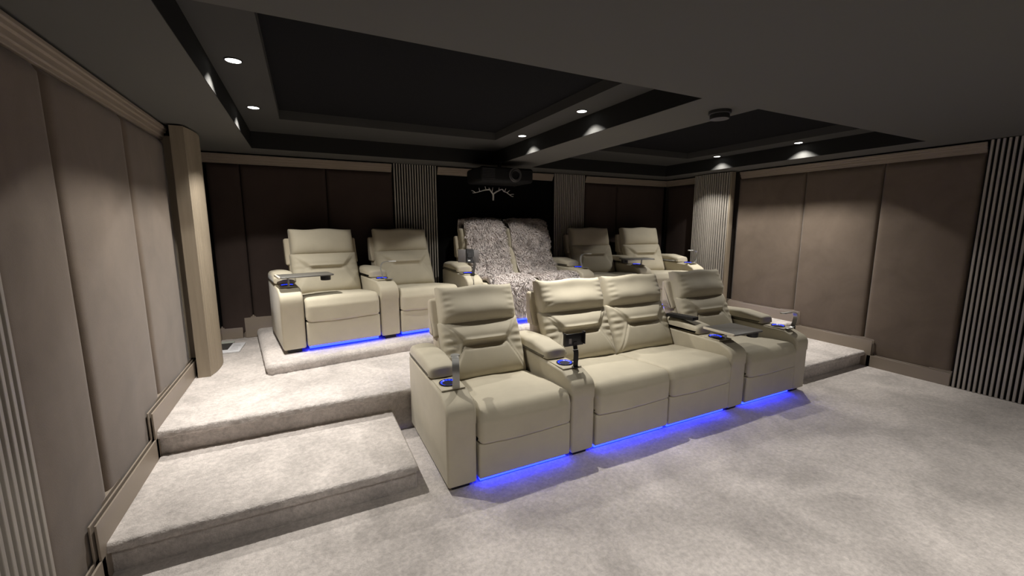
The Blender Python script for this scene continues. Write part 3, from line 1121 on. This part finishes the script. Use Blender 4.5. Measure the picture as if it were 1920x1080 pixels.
t = thing('tablet_computer', (LX + 0.110, LY + 0.128, ZAR), 'tablet in a black mount on the left arm of the sheepskin sofa', 'tablet')
lathe('foot', [(0.026, 0), (0.026, 0.005), (0.018, 0.008), (0.005, 0.008)], M_BLACK, t)
bm = bmesh.new()
add_ribbon(bm, smooth_path([(0.0, 0, 0.004), (0.012, 0.0, 0.06), (0.022, 0.004, 0.13), (0.016, 0.012, 0.19)], 5), (1, 0, 0), 0.030, 0.007)
obj('stem', bm, M_CHARC, t)
tb = bpy.data.objects.new('tablet', None)
bm = bmesh.new()
add_box(bm, -0.118, 0.118, 0.0, 0.009, -0.068, 0.072, 0.004, 2)
tb = obj('tablet_body', bm, M_TABLET, t)
tb.location = (-0.035, 0.030, 0.195)
tb.rotation_euler = (R(-14), R(3), R(-6))
box('screen', (-0.110, 0.110, 0.0085, 0.0105, -0.060, 0.064), M_GLASS, tb)
bm = bmesh.new()
add_box(bm, -0.028, 0.058, -0.012, -0.0005, -0.074, 0.078, 0.004, 1)
add_box(bm, -0.018, 0.030, -0.020, -0.011, -0.02, 0.03, 0.003, 1)
obj('mount_clamp', bm, M_BLACK, tb)
box('label_plate', (-0.012, 0.014, -0.0135, -0.0118, -0.056, -0.044), M_LAMPPLASTIC, tb)

bm = bmesh.new()
q = Vector((LX, LY, ZR))
add_tube(bm, smooth_path([q + Vector(p) for p in ((0.190, 0.155, 0.785), (0.225, 0.150, 0.785), (0.265, 0.150, 0.735), (0.285, 0.152, 0.66), (0.290, 0.155, 0.585), (0.29, 0.08, 0.572), (0.28, -0.055, 0.55), (0.26, -0.085, 0.46))], 8), 0.0028, 6)
tag(obj('charging_cable', bm, M_BLACK), 'thin black cable drooping from the tablet onto the sheepskin', 'cable')
bm = bmesh.new()
add_tube(bm, smooth_path([q + Vector(p) for p in ((0.100, 0.110, 0.578), (0.085, 0.05, 0.552), (0.068, -0.006, 0.47), (0.060, -0.012, 0.36), (0.052, -0.008, 0.24))], 8), 0.0025, 6)
tag(obj('charging_cable', bm, M_BLACK), 'thin cable hanging down the front of the sofa arm under the tablet', 'cable')

# ------------------------------------------------------------------ projector, sensor, branches, booklet
t = thing('projector', (2.09, 4.32, 1.985), 'black projector hanging from the ceiling above the sheepskin sofa', 'projector')
bm = bmesh.new()
add_box(bm, -0.33, 0.33, 0.0, 0.46, 0.0, 0.165, 0.035, 5)
obj('projector_body', bm, M_PROJ, t)
ln = lathe('lens_barrel', [(0.062, 0.03), (0.062, -0.012), (0.055, -0.018), (0.046, -0.014), (0.042, 0.004), (0.010, 0.006)], M_BLACK, t, cx=0.09, cz=0.083, axis='y', n=36)
lathe('lens_ring', [(0.078, 0.012), (0.078, -0.006), (0.072, -0.010), (0.064, -0.008), (0.063, 0.012)], M_CHARC, ln, cx=0.09, cz=0.083, axis='y', n=36)
boxes('vent_grille', [(-0.31 + .0, -0.16, -0.003, 0.002, 0.03 + i * 0.017, 0.038 + i * 0.017) for i in range(7)], M_BLACKM, t)
bm = bmesh.new()
add_lathe(bm, [(0.022, 0.16), (0.022, 0.238), (0.07, 0.238), (0.07, 0.2445)], 0, 0.23, 0.0, 20)
obj('ceiling_mount', bm, M_BLACKM, t)
lathe('pilot_light', [(0.0035, 0.002), (0.0035, -0.002), (0.002, -0.003)], M_PILOT, t, cx=0.232, cy=0.022, cz=0.018, axis='y', n=10)

t = thing('ceiling_sensor', (2.455, 1.93, ZC), 'small round black sensor on the grey ceiling near the beam', 'sensor')
lathe('sensor_base', [(0.068, 0.0), (0.068, -0.018), (0.064, -0.022), (0.05, -0.022)], M_BLACKM, t)
lathe('sensor_cap', [(0.058, -0.0225), (0.060, -0.034), (0.057, -0.050), (0.02, -0.054)], M_BLACK, t)

bm = bmesh.new()


def twig(pts, r0, r1):
    p = smooth_path(pts, 4)
    n = len(p) - 1
    add_tube(bm, p, [r0 + (r1 - r0) * i / n for i in range(n + 1)], 7)


twig([(0.0, 0, 0), (0.003, 0, 0.05), (0.0, 0, 0.085)], 0.011, 0.0125)
twig([(0.0, 0, 0.082), (-0.03, -.004, 0.115), (-0.052, -.004, 0.145), (-0.06, 0, 0.162)], 0.011, 0.005)
twig([(0.0, 0, 0.082), (0.045, -.004, 0.112), (0.085, -.004, 0.130), (0.10, 0, 0.140)], 0.011, 0.006)
twig([(0.08, 0, 0.128), (0.086, 0, 0.150), (0.088, 0, 0.168)], 0.0055, 0.003)
twig([(-0.015, 0, 0.10), (-0.008, 0, 0.140), (-0.004, 0, 0.168)], 0.0055, 0.003)
twig([(-0.045, 0, 0.138), (-0.085, -.003, 0.135), (-0.14, -.003, 0.125), (-0.20, -.003, 0.106), (-0.255, 0, 0.092), (-0.29, 0, 0.090)], 0.009, 0.0035)
twig([(-0.10, 0, 0.134), (-0.108, 0, 0.158), (-0.114, 0, 0.178)], 0.0055, 0.003)
twig([(-0.19, 0, 0.110), (-0.196, 0, 0.134), (-0.20, 0, 0.155)], 0.0055, 0.003)
twig([(-0.25, 0, 0.094), (-0.28, 0, 0.112), (-0.305, 0, 0.118)], 0.0045, 0.0025)
twig([(0.095, 0, 0.138), (0.135, 0, 0.148), (0.155, -.003, 0.122), (0.19, -.003, 0.112), (0.23, -.003, 0.088), (0.275, 0, 0.062), (0.30, 0, 0.060)], 0.008, 0.0035)
twig([(0.165, 0, 0.120), (0.178, 0, 0.142), (0.188, 0, 0.162)], 0.0055, 0.003)
twig([(0.205, 0, 0.104), (0.228, 0, 0.126), (0.246, 0, 0.138)], 0.0055, 0.003)
twig([(0.245, 0, 0.08), (0.28, 0, 0.088), (0.308, 0, 0.088)], 0.0045, 0.0025)
o = obj('branch_ornament', bm, M_SILVER)
o.location = (2.268, YB - 0.0145, 1.832)
tag(o, 'silver spreading branch ornament fixed to the black back wall', 'ornament')

t = thing('booklet', (-0.735, 4.72, 2 * R1 + 0.001), 'white booklet with dark cover square lying on the carpet by the pilaster', 'booklet', R(-3))
box('pages', (-0.15, 0.115, -0.175, 0.155, 0.0, 0.014), M_WHITE, t, 0.003)
box('dark_square', (-0.13, 0.005, -0.09, 0.155, 0.0142, 0.0165), M_CHARC, t)
box('pale_band', (-0.13, 0.005, 0.157, 0.235, 0.006, 0.018), M_PALE, t)
bm = bmesh.new()
for i in range(5):
    add_box(bm, 0.025, 0.095 - 0.008 * (i % 3), -0.12 + i * 0.045, -0.112 + i * 0.045, 0.0141, 0.0148)
obj('text_lines', bm, M_GREYPLATE, t)
